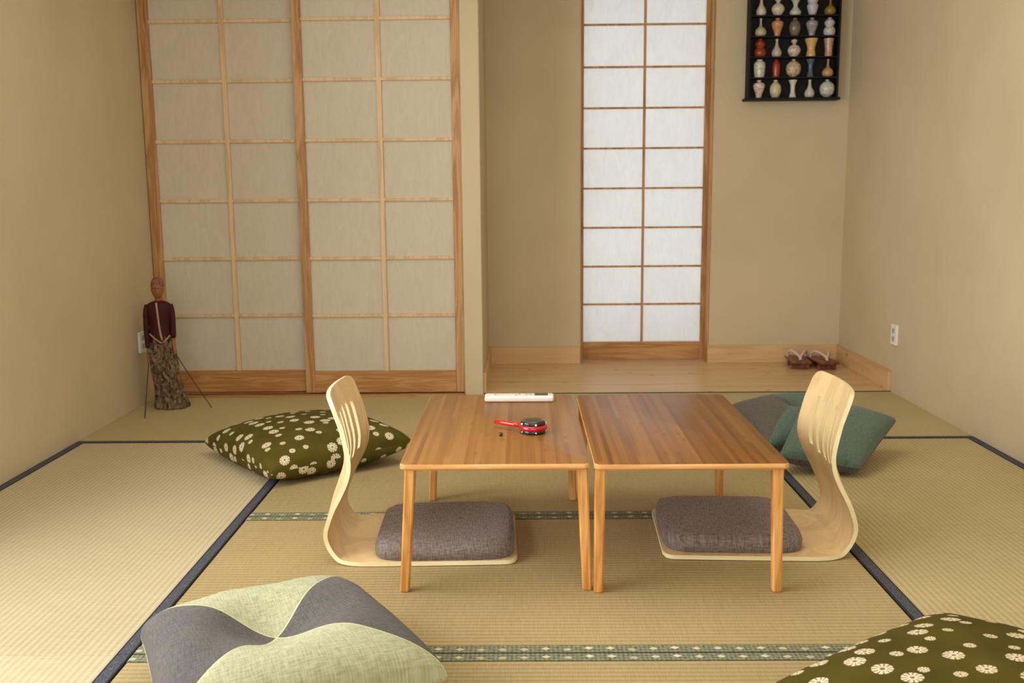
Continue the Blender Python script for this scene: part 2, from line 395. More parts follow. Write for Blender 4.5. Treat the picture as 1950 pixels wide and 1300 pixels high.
mat_((XR+xr)/2,(.161+1.959)/2,1.798,XR-xr,PI/2,D,(1,-1),'tatami mat in the bottom right corner under the large olive pillow')
ml=(xs+xr)/2; mw=xr-xs
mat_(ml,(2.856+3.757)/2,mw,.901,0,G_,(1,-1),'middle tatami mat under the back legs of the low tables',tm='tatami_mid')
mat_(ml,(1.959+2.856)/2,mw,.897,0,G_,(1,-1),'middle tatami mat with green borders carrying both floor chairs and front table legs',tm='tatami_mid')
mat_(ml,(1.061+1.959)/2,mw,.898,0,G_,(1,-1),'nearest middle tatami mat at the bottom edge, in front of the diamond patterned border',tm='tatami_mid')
yb_=(3.757+YB-.045)/2; lb=YB-.045-3.757
mat_((XL+0)/2,yb_,-XL,lb,0,D,(-1,),'rearmost tatami mat on the left, in front of the sliding paper doors',.03)
mat_((XR+0)/2,yb_,XR,lb,0,D,(-1,),'rearmost tatami mat on the right, in front of the timber alcove floor',.03)
# strip between last mat and alcove floor
S(BOX('trim_6',M['tatami'],-.287,XR,YB-.045,YB-.003,-.03,-.001))

# ---------------------------------------------------------------- low tables
def table(x0,x1,y0,y1,zt,th,mat,feet,tops,label):
    cx,cy=(x0+x1)/2,(y0+y1)/2
    root=empty('low_table',(cx,cy,0),0,label,'low table','low bamboo tables side by side')
    bm=bmesh.new()
    hx,hy=(x1-x0)/2,(y1-y0)/2; r=.016; n=6
    out=[]
    for (sx,sy,a0) in ((1,1,0),(-1,1,PI/2),(-1,-1,PI),(1,-1,1.5*PI)):
        for k in range(n+1):
            a=a0+PI/2*k/n; out.append((sx*(hx-r)+r*math.cos(a),sy*(hy-r)+r*math.sin(a)))
    lay=[(1,zt-th,.004),(1,zt-th+.004,0),(1,zt-.004,0),(1,zt-.0012,.0012),(1,zt,.004)]
    rings=[]
    for _,z,ins in lay:
        rings.append([bm.verts.new((x*(1-ins/hx),y*(1-ins/hy),z)) for x,y in out])
    m=len(out)
    for i in range(len(rings)-1):
        for k in range(m):
            f=bm.faces.new((rings[i][k],rings[i][(k+1)%m],rings[i+1][(k+1)%m],rings[i+1][k])); f.material_index=1 if i<3 else 0
    bm.faces.new(rings[-1]); bm.faces.new(rings[0][::-1]).material_index=1
    t=link('tabletop',bm,None,root,mats=[mat,M['bamedge']]); autosmooth(t,30)
    for (fx,fy),(tx,ty) in zip(feet,tops):
        bm=bmesh.new(); z0,z1=0,zt-th-.0005; A=.0125; B=.0135
        rg=[]
        for z,px,py,w in ((z0,fx,fy,.0105),(z0+.003,fx,fy,.0118),(z1*.97,tx,ty,B),(z1,tx,ty,B)):
            c=.004; px-=cx; py-=cy
            rg.append([bm.verts.new((px+a,py+b,z)) for a,b in ((w-c,-w),(w,-w+c),(w,w-c),(w-c,w),(-w+c,w),(-w,w-c),(-w,-w+c),(-w+c,-w))])
        for i in range(3):
            for k in range(8): bm.faces.new((rg[i][k],rg[i][(k+1)%8],rg[i+1][(k+1)%8],rg[i+1][k]))
        bm.faces.new(rg[0][::-1]); bm.faces.new(rg[-1]); link('leg',bm,M['bamz'],root)
        sx=1 if tx<cx else -1; sy=1 if ty<cy else -1
        bm=bmesh.new(); bx=tx-cx+sx*.0145; by=ty-cy
        box(bm,min(bx,bx+sx*.02),max(bx,bx+sx*.02),by-.008,by+.008,zt-th-.009,zt-th-.0005,.002)
        link('leg_bracket',bm,M['bamedge'],root)
    return root
table(-.302,.160,2.250,3.045,.34,.017,M['bam_l'],[(-.301,2.293),(.157,2.300),(-.297,3.013),(.158,3.010)],[(-.279,2.285),(.143,2.287),(-.285,3.005),(.146,3.003)],
 'low folding bamboo table on the left, carrying the white remote control and red toy drum')
table(.170,.640,2.242,3.037,.34,.017,M['bam_r'],[(.184,2.284),(.628,2.284),(.186,3.010),(.633,3.014)],[(.186,2.276),(.618,2.276),(.190,3.000),(.622,3.002)],
 'low folding bamboo table on the right with a bare darker striped top')

# ---------------------------------------------------------------- legless chairs
def interp(tab,s):
    for i in range(len(tab)-1):
        if s<=tab[i+1][0]:
            a,b=tab[i],tab[i+1]; t=(s-a[0])/(b[0]-a[0]) if b[0]>a[0] else 0
            t=max(0,min(1,t)); t=t*t*(3-2*t) if False else t
            return a[1]+(b[1]-a[1])*t
    return tab[-1][1]
def catmull(P,n):
    out=[]
    for i in range(len(P)-1):
        p0=P[max(i-1,0)];p1=P[i];p2=P[i+1];p3=P[min(i+2,len(P)-1)]
        for k in range(n):
            t=k/n; out.append(tuple(.5*((2*p1[j])+(-p0[j]+p2[j])*t+(2*p0[j]-5*p1[j]+4*p2[j]-p3[j])*t*t+(-p0[j]+3*p1[j]-3*p2[j]+p3[j])*t**3) for j in range(len(p1))))
    out.append(tuple(P[-1])); return out
# outer profile: (distance back from the seat's front edge, height, half width)
PROF=[(.0,.0,.192),(.03,.0,.197),(.2,.0,.199),(.38,.0,.199),(.43,.0,.196),(.462,.001,.188),(.486,.007,.179),(.507,.030,.173),(.519,.058,.172),(.520,.085,.177),(.511,.118,.187),(.495,.160,.195),(.475,.200,.196),(.459,.235,.194),(.452,.262,.192),(.451,.29,.190),(.457,.327,.188),(.466,.368,.185),(.477,.402,.182),(.486,.430,.180),(.493,.452,.178)]
def chair_shell():
    th=.0115
    path=catmull(PROF,6)
    # arclength
    S_=[0]
    for i in range(1,len(path)): S_.append(S_[-1]+math.hypot(path[i][0]-path[i-1][0],path[i][1]-path[i-1][1]))
    tot=S_[-1]
    def at(s):
        for i in range(len(S_)-1):
            if s<=S_[i+1]:
                t=(s-S_[i])/max(1e-9,S_[i+1]-S_[i]); a,b=path[i],path[i+1]
                p=[a[j]+(b[j]-a[j])*t for j in range(3)]
                break
        else: p=list(path[-1])
        e=.006; return p
    def nrm(s):
        a=at(max(0,s-.006)); b=at(min(tot,s+.006)); dx,dz=b[0]-a[0],b[1]-a[1]; l=math.hypot(dx,dz)
        return (dz/l*-1, dx/l)   # inward (up over the seat, forward at the back)
    # 2D outline grid: rows along s, columns across; slots removed as whole cells
    slots=[-.106,-.053,0.0,.053,.106]; sw=.0115
    sl0=[tot-.214,tot-.226,tot-.230,tot-.226,tot-.214]; sl1=[tot-.068,tot-.062,tot-.060,tot-.062,tot-.068]
    # columns (fraction-free y positions in the back, scaled to the width elsewhere)
    base=[-1,-.97]
    yc=[]
    hwref=.187
    for c in slots:
        yc+= [c-sw-.012,c-sw,c-sw*.5,c,c+sw*.5,c+sw,c+sw+.012]
    cols=[-1.0,-.985,-.93]+[v/hwref for v in yc]+[.93,.985,1.0]
    rows=set(round(tot*i/150,5) for i in range(151))
    rows=sorted(rows)
    bm=bmesh.new(); uvl=bm.loops.layers.uv.new('UVMap')
    def surf(s,c):
        p=at(s); hw=p[2]
        # rounded corners at both ends
        rt=.034
        dt=tot-s
        if dt<rt: hw-= rt-math.sqrt(max(0,rt*rt-(rt-dt)**2))
        rb=.03
        if s<rb: hw-= rb-math.sqrt(max(0,rb*rb-(rb-s)**2))
        y=c*hw
        # back curves slightly around the sitter
        k=max(0,min(1,(s-(tot-.42))/.2)); k=k*k*(3-2*k)
        off=-.027*k*(1-(y/.187)**2)
        n=nrm(s)
        return p,n,y,off
    G={}
    for i,s in enumerate(rows):
        for j,c in enumerate(cols):
            p,n,y,off=surf(s,c)
            for side,tt in ((0,0.0),(1,th)):
                d=p[0]-n[0]*-1*0
                X=-(p[0]) ; 
                X=X-(n[0])*(-1)*0
                # n: (component along 'back' distance, height)
                bx=p[0]+n[0]*(tt+off); bz=p[1]+n[1]*(tt+off*0) 
                G[i,j,side]=bm.verts.new((-bx,y,max(bz,0)))
    cell={}
    def inslot(s,y,k): 
        c=slots[k]; a,b=sl0[k],sl1[k]
        if s<a or s>b: return False
        r=sw
        if s<a+r: return abs(y-c)<math.sqrt(max(0,r*r-(a+r-s)**2))
        if s>b-r: return abs(y-c)<math.sqrt(max(0,r*r-(s-b+r)**2))
        return abs(y-c)<r
    for i in range(len(rows)-1):
        for j in range(len(cols)-1):
            s=(rows[i]+rows[i+1])/2; y=(cols[j]+cols[j+1])/2*hwref
            cell[i,j]=not any(inslot(s,y,k) for k in range(5))
    def quad(a,b,c,d,mi):
        try: f=bm.faces.new((a,b,c,d)); f.material_index=mi
        except ValueError: pass
    for (i,j),on in cell.items():
        if not on: continue
        quad(G[i,j,0],G[i+1,j,0],G[i+1,j+1,0],G[i,j+1,0],0)
        quad(G[i,j,1],G[i,j+1,1],G[i+1,j+1,1],G[i+1,j,1],0)
        for (di,dj,a,b) in ((-1,0,(i,j),(i,j+1)),(1,0,(i+1,j+1),(i+1,j)),(0,-1,(i+1,j),(i,j)),(0,1,(i,j+1),(i+1,j+1))):
            nb=cell.get((i+di,j+dj),None)
            if not nb: quad(G[a[0],a[1],0],G[b[0],b[1],0],G[b[0],b[1],1],G[a[0],a[1],1],1)
    bmesh.ops.recalc_face_normals(bm,faces=bm.faces)
    return bm
def rcushion(L,W,T,r,mat,parent,loc):
    """boxed seat pad: rounded rectangle with soft edges and piping"""
    N=40; bm=bmesh.new(); uvl=bm.loops.layers.uv.new('UVMap')
    def pt(a,rad,inset):
        # superellipse-like rounded rectangle outline
        hx,hy=L/2-inset,W/2-inset; c,s=math.cos(a),math.sin(a); e=.32
        return (hx*abs(c)**e*(1 if c>=0 else -1),hy*abs(s)**e*(1 if s>=0 else -1))
    prof=[(0,.0,.012),(.25,.004,.002),(.5,.5,.0),(.75,.80,.006),(1,.93,.018),(1,.97,.04),(1,.99,.08),(1,1.0,.13)]
    rings=[]
    n=72
    for (_,zf,ins) in prof:
        ring=[]
        for k in range(n):
            a=2*PI*(k+.5)/n; x,y=pt(a,0,ins)
            wv=.0015*math.sin(9*a+1)+.001*math.sin(17*a)
            ring.append(bm.verts.new((x,y,T*zf+(wv if .3<zf<.9 else 0))))
        rings.append(ring)
    for i in range(len(rings)-1):
        for k in range(n): bm.faces.new((rings[i][k],rings[i][(k+1)%n],rings[i+1][(k+1)%n],rings[i+1][k]))
    c=bm.verts.new((0,0,T*1.03))
    for k in range(n): bm.faces.new((rings[-1][k],rings[-1][(k+1)%n],c))
    bm.faces.new(rings[0][::-1])
    for f in bm.faces:
        for l in f.loops: l[uvl].uv=(l.vert.co.x,l.vert.co.y+l.vert.co.z)
    o=link('seat_pad',bm,mat,parent,True); o.location=loc; return o
c1=empty('legless_chair',(-.024,2.656,.0012),math.radians(1.5),'blond plywood legless floor chair with slotted back, at the left side of the tables','floor chair','legless plywood floor chairs')
sh=link('plywood_shell',chair_shell(),None,c1,mats=[M['ply'],M['plyedge']]); autosmooth(sh,40)
sp=rcushion(.385,.375,.049,.05,M['greylinen'],c1,(-.198,-.008,.0118))
sp['label']='grey brown linen seat pad'
c2=c1.copy(); C.objects.link(c2); c2['label']='blond plywood legless floor chair with slotted back, at the right side of the tables'
for ch in (sh,sp):
    q=ch.copy(); C.objects.link(q); q.parent=c2
c2.location=(.386,2.688,.0012); c2.rotation_euler=(0,0,PI-math.radians(2.5))

# ---------------------------------------------------------------- pillows
def pillow(name,cor,Tt,Tb,mat,label,arc=False,cat='pillow',group=None,k=.06,p=.42,dimple=0,dw=.3,bmat=None,size=.5,seed=0,wr=.004,floor=.002,shear=(0,0)):
    A,B,Cc,Dd=[Vector(c) for c in cor]  # (-1,-1),(1,-1),(1,1),(-1,1)
    ctr=(A+B+Cc+Dd)/4; root_loc=Vector((ctr.x,ctr.y,0))
    nrm=((Cc-A).cross(Dd-B)).normalized()
    if nrm.z<0: nrm=-nrm
    N=56; bm=bmesh.new(); uvl=bm.loops.layers.uv.new('UVMap')
    def warp(t): return math.sin(t*PI/2)
    def P(u,v,side):
        uu=u*(1-k*(1-v*v)); vv=v*(1-k*(1-u*u))
        b=A*(1-uu)*(1-vv)/4+B*(1+uu)*(1-vv)/4+Cc*(1+uu)*(1+vv)/4+Dd*(1-uu)*(1+vv)/4
        f=max(0,(1-u*u)*(1-v*v))**p
        if side>0:
            dm=1-dimple*math.exp(-(u*u+v*v)/(dw*dw))
            h=Tt*f*dm
            nz=noise.noise(Vector((u*2.2+seed,v*2.2,seed)))*wr*1.6*f
            an=math.atan2(v,u)
            h+=nz+ wr*.5*math.sin(an*9+seed+3*noise.noise(Vector((u*2,v*2,seed+5))))*max(0,(u*u+v*v)-.25)*f
            q=b+nrm*h+Vector((shear[0],shear[1],0))*h
        else:
            q=b-nrm*Tb*f
        if q.z<floor: q.z=floor
        return q-root_loc
    V={}
    for side in (1,-1):
        for i in range(N+1):
            for j in range(N+1):
                u=warp(-1+2*i/N);v=warp(-1+2*j/N)
                if side<0 and (i in(0,N) or j in (0,N)): V[i,j,-1]=V[i,j,1]
                else: V[i,j,side]=bm.verts.new(P(u,v,side))
    AU={};AV={}; h2=N//2
    for side in (1,-1):
        for a in range(N+1):
            AU[h2,a,side]=0.0; AV[a,h2,side]=0.0
            for st in (1,-1):
                c_=0.0;e_=0.0; b=h2
                while 0<=b+st<=N:
                    c_+=(V[b+st,a,side].co-V[b,a,side].co).length; e_+=(V[a,b+st,side].co-V[a,b,side].co).length
                    b+=st; AU[b,a,side]=c_*st; AV[a,b,side]=e_*st
    for side in (1,-1):
        for i in range(N):
            for j in range(N):
                q=[V[i,j,side],V[i+1,j,side],V[i+1,j+1,side],V[i,j+1,side]]; uv=[(i,j),(i+1,j),(i+1,j+1),(i,j+1)]
                if side<0: q=q[::-1]; uv=uv[::-1]
                f=bm.faces.new(q); f.material_index=0 if side>0 else (1 if bmat else 0)
                for l,(a,b) in zip(f.loops,uv):
                    a2,b2=warp(-1+2*a/N),warp(-1+2*b/N)
                    l[uvl].uv=(AU[a,b,side]+(0 if side>0 else 1.9),AV[a,b,side]) if arc else (a2*size/2+(0 if side>0 else .9),b2*size/2)
    bmesh.ops.recalc_face_normals(bm,faces=bm.faces)
    o=link(name,bm,None,None,True,mats=[mat]+([bmat] if bmat else []))
    o.location=root_loc; tag(o,label,cat,group); return o
pillow('floor_pillow',[(-1.22,3.57,.05),(-.85,3.12,.055),(-.41,3.42,.085),(-.76,3.86,.06)],.105,.08,M['olive'],
  'olive green pillow with white dotted circles, lying behind the left floor chair',group='olive dotted floor pillows',size=.56,seed=1,p=.3,k=.03,arc=True)
pillow('floor_pillow',[(.42,1.67,.05),(.78,1.30,.05),(1.27,1.62,.05),(.90,1.99,.06)],.10,.06,M['olive'],
  'large olive green pillow with white dotted circles in the bottom right corner',group='olive dotted floor pillows',size=.60,seed=4,p=.34,arc=True)
pillow('floor_cushion',[(-.81,1.90,.07),(-.62,1.47,.05),(-.152,1.745,.06),(-.405,2.11,.07)],.125,.06,M['patch_green'],
  'grey and pale green patchwork cushion in the bottom left foreground',cat='cushion',size=.46,seed=2,dimple=.6,dw=.5,p=.27,k=.05)
pillow('floor_cushion',[(.90,3.46,.05),(1.29,3.56,.05),(1.36,4.08,.06),(.87,4.05,.06)],.11,.06,M['patch_teal'],
  'grey and teal patchwork cushion lying flat behind the right table',cat='cushion',size=.55,seed=5,dimple=.45,dw=.3)
pillow('floor_cushion',[(.885,3.25,.07),(1.155,3.215,.035),(1.395,3.53,.125),(1.06,3.58,.19)],.07,.07,M['teal'],
  'teal cushion with dark grey underside, tilted against the patchwork cushion behind the right chair',cat='cushion',size=.42,seed=8,bmat=M['darkgrey'],k=.02,p=.3)

# ---------------------------------------------------------------- remote control
r=empty('remote_control',(-.013,2.955,.3405),math.radians(-.6),'slim white remote control with small screen, on the back edge of the left table','remote control')
bm=bmesh.new(); box(bm,-.108,.108,-.024,.026,0,.019,.006,3); autosmooth(link('casing',bm,M['white'],r),40)
bm=bmesh.new(); box(bm,.048,.090,-.014,.018,.0188,.0197,.0003); link('display_screen',bm,M['lcd'],r)
for (x,y) in ((.034,.01),(.034,-.006),(.022,.01),(.022,-.006),(-.075,0),(.0,.004),(-.01,-.008)):
    bm=bmesh.new(); lathe(bm,[(.0038,0),(.0036,.0012),(.001,.0016)],12,x,y,.0189); link('button',bm,M['greybtn'],r,True)
# ---------------------------------------------------------------- pellet drum
d=empty('pellet_drum',(.026,2.555,.3403),0,'red and black toy pellet drum with a red handle, on the left table','toy drum')
bm=bmesh.new(); lathe(bm,[(.0325,.0085),(.037,.0095),(.0392,.0155),(.0375,.022),(.0325,.0235)],40); link('red_band',bm,M['crimson'],d,True)
for z0 in (0,.0225):
    bm=bmesh.new(); lathe(bm,[(.0315,z0),(.0335,z0+.001),(.0345,z0+.0055),(.0335,z0+.0095),(.032,z0+.0105)],40); autosmooth(link('drum_rim',bm,M['black'],d),50)
bm=bmesh.new(); lathe(bm,[(.0305,.0322),(.030,.0338),(.02,.0343),(.001,.0345)],40); link('drum_head',bm,M['skin_drum'],d,True)
for z in (.0052,.0272):
    for k in range(5):
        a=-PI/2+.22+2*PI*k/5
        bm=bmesh.new(); sphere(bm,(.0345*math.cos(a),.0345*math.sin(a),z),.0032 if z>.01 else .0024,seg=10); link('stud',bm,M['stud'],d,True)
bm=bmesh.new(); tube(bm,[(-.036,.012,.0165),(-.055,.024,.0165),(-.085,.045,.0165),(-.105,.060,.016)],[.0055,.006,.0065,.0058],12); link('handle',bm,M['red'],d,True)
bm=bmesh.new(); sphere(bm,(-.087,-.042,.0055),.0055); link('striking_bead',bm,M['black'],d,True)

# ---------------------------------------------------------------- wall sockets
def socket(loc,rz,label):
    s=empty('wall_socket',loc,rz,label,'wall socket','white wall sockets')
    bm=bmesh.new(); box(bm,-.036,.036,-.012,0,-.05,.05,.003,2); link('cover_plate',bm,M['white'],s)
    for z in (.02,-.02):
        bm=bmesh.new(); box(bm,-.014,.014,-.0135,-.0118,z-.012,z+.012,.001); link('outlet_face',bm,M['greybtn'],s)
socket((XR,4.635,.285),-PI/2,'white wall socket on the right wall above the end of the alcove skirting')
socket((XL,4.49,.298),PI/2,'white wall socket low on the left wall behind the wooden puppet')

# ---------------------------------------------------------------- display case with miniature vases
CX0,CX1=1.232,1.722; Z0=1.478
case=empty('display_case',((CX0+CX1)/2,YA,Z0),0,'black wall-hung display case with five rows of miniature vases, on the alcove wall','display case')
w2=(CX1-CX0)/2; HT=.555
bm=bmesh.new(); box(bm,-w2+.01,w2-.01,-.012,-.001,0,HT); link('back_panel',bm,M['case'],case)
for s in (-1,1):
    bm=bmesh.new(); box(bm,*(sorted((s*w2,s*(w2-.01)))),-.075,-.001,0,HT,.001); link('side_panel',bm,M['case'],case)
bm=bmesh.new(); box(bm,-w2-.014,w2+.010,-.085,-.001,-.014,0,.002); link('base_board',bm,M['case'],case)
bm=bmesh.new(); box(bm,-w2-.014,w2+.010,-.085,-.001,HT,HT+.014,.002); link('top_board',bm,M['case'],case)
RZ=[0,.1085,.2165,.3245,.4325]
for z in RZ[1:]:
    bm=bmesh.new(); box(bm,-w2+.01,w2-.01,-.07,-.012,z-.006,z); link('shelf',bm,M['case'],case)
def vmat(name,c,c2):
    t=NT(name,.25,.5,.3); v=t.coord(); n=t.noise(v,90,3); t.color(t.ramp(n,[(.38,c),(.75,c2)])); return t.m
W_=srgb(226,220,208); 
P_={ # profile shapes, unit height
 'pear':[(.16,0),(.22,.03),(.27,.18),(.24,.36),(.12,.58),(.075,.78),(.07,.92),(.10,1)],
 'jar':[(.17,0),(.2,.03),(.33,.25),(.34,.42),(.24,.6),(.11,.68),(.1,.78),(.16,.84),(.15,.95),(.05,1)],
 'gu':[(.24,0),(.28,.05),(.3,.2),(.2,.36),(.12,.5),(.14,.66),(.24,.85),(.38,.98),(.38,1)],
 'drum':[(.16,0),(.2,.06),(.26,.3),(.3,.5),(.27,.6),(.22,.66),(.27,.74),(.28,.88),(.18,1)],
 'long':[(.14,0),(.26,.06),(.31,.24),(.24,.42),(.1,.56),(.06,.72),(.055,.92),(.08,1)],
 'egg':[(.14,0),(.18,.03),(.28,.25),(.31,.48),(.27,.7),(.16,.86),(.1,.92),(.13,1)],
 'meiping':[(.15,0),(.16,.04),(.18,.2),(.26,.45),(.32,.68),(.27,.82),(.12,.9),(.1,.95),(.14,1)],
 'double':[(.2,0),(.28,.06),(.32,.24),(.28,.42),(.2,.52),(.25,.62),(.28,.74),(.2,.88),(.1,.94),(.12,1)],
 'flare':[(.24,0),(.25,.05),(.24,.2),(.2,.38),(.22,.55),(.29,.8),(.35,.98),(.35,1)],
 'cyl':[(.2,0),(.21,.04),(.2,.3),(.22,.6),(.25,.85),(.27,.98),(.27,1)],
 'slim':[(.14,0),(.18,.04),(.2,.3),(.21,.55),(.19,.78),(.12,.92),(.1,1)],
 'moon':[(.12,0),(.16,.03),(.34,.2),(.4,.45),(.36,.7),(.2,.88),(.1,.93),(.11,1)],
 'beaker':[(.2,0),(.19,.06),(.13,.3),(.12,.5),(.14,.75),(.23,.97),(.23,1)],
 'square':[(.22,0),(.26,.03),(.3,.4),(.31,.75),(.24,.88),(.15,.92),(.17,1)],
}
vases=[ # bottom row first, left to right
 [('meiping',W_,srgb(196,120,100),'pale pink shouldered vase with reddish flowers'),('egg',srgb(214,204,168),srgb(196,184,146),'plump cream egg-shaped vase'),('beaker',srgb(222,220,210),srgb(200,200,190),'white beaker vase with trumpet mouth'),('pear',srgb(220,214,196),srgb(180,176,160),'slender ivory bottle vase'),('moon',srgb(222,222,214),srgb(140,152,130),'round white vase with grey green sprigs')],
 [('square',srgb(222,222,208),srgb(170,162,140),'broad white shouldered jar'),('slim',srgb(168,60,40),srgb(140,40,28),'narrow brick red vase'),('moon',srgb(216,204,170),srgb(160,100,60),'round cream flask with brown figure'),('beaker',srgb(88,108,120),srgb(70,90,104),'narrow blue grey beaker vase'),('long',srgb(206,160,116),srgb(180,130,92),'tan long-necked bottle vase')],
 [('double',srgb(160,64,28),srgb(120,44,20),'rust orange stepped gourd vase'),('pear',srgb(206,190,178),srgb(180,160,150),'small pinkish long-necked vase'),('jar',srgb(224,218,206),srgb(170,140,120),'white lidded jar with faint brown drawing'),('flare',srgb(222,184,112),srgb(204,160,96),'yellow flared cup-shaped vase'),('cyl',srgb(204,170,146),srgb(170,96,64),'orange and white cylinder vase')],
 [('long',srgb(196,188,150),srgb(176,160,120),'pale olive round bottle with dark neck'),('meiping',srgb(206,150,108),srgb(180,116,76),'peach brown shouldered vase'),('egg',srgb(112,102,88),srgb(136,124,104),'dark taupe egg-shaped vase'),('meiping',srgb(164,160,158),srgb(130,128,130),'grey shouldered vase with pale lid'),('double',srgb(208,208,206),srgb(160,160,160),'white and grey double gourd vase')],
 [('pear',srgb(220,214,196),srgb(190,170,140),'pale pear-shaped bottle vase'),('jar',srgb(222,212,194),srgb(200,180,160),'round cream jar with knob lid'),('gu',srgb(206,210,196),srgb(180,188,170),'pale green vase with dish mouth'),('drum',srgb(204,200,214),srgb(176,176,190),'lilac white waisted vase'),('long',srgb(150,132,44),srgb(120,104,36),'mustard yellow round bottle vase')],
]
rown=['bottom','second lowest','middle','second highest','top']
colx=[-.178,-.088,.006,.098,.193]
base_v={}
for ri,row in enumerate(vases):
    for ci,(sh_,ca,cb,lab) in enumerate(row):
        bm=bmesh.new(); hh=.094
        pts=catmull(P_[sh_],3); lathe(bm,[(rr*hh*1.06,z*hh) for rr,z in pts],20)
        o=link('miniature_vase',bm,vmat('glaze',ca,cb),None,True)
        o.location=((CX0+CX1)/2+colx[ci],YA-.044,Z0+RZ[ri]+.0006)
        pos=['first','second','third','fourth','fifth'][ci]
        tag(o,'%s in the %s row of the display case'%(lab,rown[ri]),'miniature vase','miniature vases in the display case')

# ---------------------------------------------------------------- wooden clogs
def geta(loc,rz,label):
    g=empty('wooden_clog',loc,rz,label,'sandal','pair of wooden clogs')
    bm=bmesh.new(); box(bm,-.055,.055,-.11,.11,.032,.05,.008,3); autosmooth(link('sole',bm,M['geta'],g),40)
    for y in (-.06,.045):
        bm=bmesh.new(); box(bm,-.05,.05,y-.014,y+.014,0,.0325,.002); link('tooth',bm,M['geta'],g)
    bm=bmesh.new()
    for s in (-1,1):
        tube(bm,catmull([(0,-.066,.050),(0,-.060,.062),(s*.018,-.035,.082),(s*.040,.0,.092),(s*.050,.03,.076),(s*.050,.045,.051)],4),.0075,10)
    link('strap',bm,M['strap'],g,True)
    return g
geta((1.535,5.31,.0045),math.radians(-5),'dark red wooden clog with pale strap, left one of the alcove pair')
geta((1.662,5.285,.0045),math.radians(6),'dark red wooden clog with pale strap, right one of the alcove pair')

# ---------------------------------------------------------------- wooden rod puppet
pm_skin=plain('painted_puppet_wood',srgb(150,96,56),.5)
t=NT('batik_cloth',.9,.1); v=t.coord(); n=t.noise(t.mapping(v,(60,60,22)),1,4,.6,2.0); w3=t.noise(v,70,3)
t.color(t.ramp(t.math('MULTIPLY_ADD',n,.6,t.math('MULTIPLY',w3,.4)),[(.38,srgb(52,38,26)),(.5,srgb(112,92,70)),(.64,srgb(150,132,106))])); t.bump(n,.5,.004); batik=t.m
pm_jacket=plain('maroon_velvet',srgb(62,18,22),.7,.3); pm_trim=plain('cream_braid',srgb(182,146,112),.7); pm_hat=wood('brown_headcloth',srgb(96,62,48),srgb(128,86,70),srgb(150,106,88),'Z',4,.7); pm_rod=plain('dark_rod',srgb(70,48,30),.6)
pp=empty('rod_puppet',(-1.655,4.40,.001),math.radians(6),'wooden rod puppet in maroon jacket and brown batik skirt, standing in the left corner','puppet')
def body(name,secs,mat,n=48,pleat=0,seed=0,parent=pp):
    bm=bmesh.new(); rings=[]
    S2=catmull(secs,5)
    for (z,cx,cy,rx,ry) in S2:
        ring=[]
        for k in range(n):
            a=2*PI*k/n
            f=1+pleat*(math.sin(a*7+z*9+seed)+.6*math.sin(a*13-z*14))
            ring.append(bm.verts.new((cx+rx*math.cos(a)*f,cy+ry*math.sin(a)*f,z)))
        rings.append(ring)
    for i in range(len(rings)-1):
        for k in range(n): bm.faces.new((rings[i][k],rings[i][(k+1)%n],rings[i+1][(k+1)%n],rings[i+1][k]))
    bm.faces.new(rings[0][::-1]); bm.faces.new(rings[-1])
    return link(name,bm,mat,parent,True)
body('batik_skirt',[(0,.005,0,.075,.055),(.012,.005,0,.077,.057),(.06,.0,0,.066,.052),(.12,-.006,0,.060,.048),(.2,-.016,0,.062,.047),(.27,-.022,0,.060,.043),(.33,-.024,0,.052,.038),(.36,-.024,0,.044,.034)],batik,pleat=.07)
body('jacket',[(.305,-.024,0,.050,.039),(.325,-.024,0,.052,.041),(.38,-.024,0,.046,.036),(.43,-.024,0,.051,.036),(.475,-.024,0,.056,.035),(.492,-.024,0,.046,.031),(.503,-.024,0,.02,.02)],pm_jacket,pleat=.008)
def stroke(name,mat,pts,r,flat=1,n=8,parent=pp):
    bm=bmesh.new(); tube(bm,catmull(pts,4),r,n,flat=flat); return link(name,bm,mat,parent,True)
stroke('braid_trim',pm_trim,[(-.028,-.030,.497),(-.024,-.0365,.46),(-.020,-.038,.40),(-.014,-.040,.35),(-.008,-.041,.325)],.0045)
stroke('braid_trim',pm_trim,[(-.068,-.022,.352),(-.045,-.036,.335),(-.012,-.042,.312),(.008,-.040,.325),(.024,-.026,.345)],.0035)
stroke('sash',batik,[(-.006,-.042,.33),(.006,-.048,.24),(.02,-.054,.15),(.03,-.056,.08)],[.004]*13)
stroke('sash_fold',batik,[(-.07,-.03,.28),(-.04,-.048,.22),(.0,-.056,.16),(.035,-.056,.10)],[.012]*13,flat=.8)
stroke('sleeve',pm_jacket,[(-.074,.0,.485),(-.083,-.004,.45),(-.084,-.008,.39),(-.082,-.012,.33),(-.080,-.014,.285)],[.012]+[.0135]*15+[.010])
stroke('sleeve',pm_jacket,[(.026,.0,.485),(.034,-.004,.45),(.036,-.008,.39),(.034,-.012,.33)],[.012]+[.0125]*11+[.010])
stroke('forearm',pm_skin,[(-.080,-.014,.29),(-.080,-.018,.26),(-.079,-.022,.235),(-.079,-.026,.215)],[.008]*12+[.006])
stroke('forearm',pm_skin,[(.034,-.012,.33),(.036,-.018,.30),(.040,-.024,.275),(.043,-.028,.255)],[.008]*12+[.006])
stroke('control_rod',pm_rod,[(-.079,-.026,.22),(-.074,-.10,.12),(-.060,-.215,.0)],.0022)
stroke('control_rod',pm_rod,[(.043,-.028,.26),(.11,-.03,.14),(.195,-.035,.0)],.0022)
hd=body('head',[(.497,-.026,0,.012,.012),(.515,-.026,0,.0125,.0125),(.524,-.026,-.004,.017,.018),(.540,-.026,-.005,.024,.025),(.560,-.026,-.003,.0275,.028),(.578,-.026,0,.027,.028),(.592,-.026,.002,.020,.022),(.601,-.026,.002,.008,.009)],pm_skin,32)
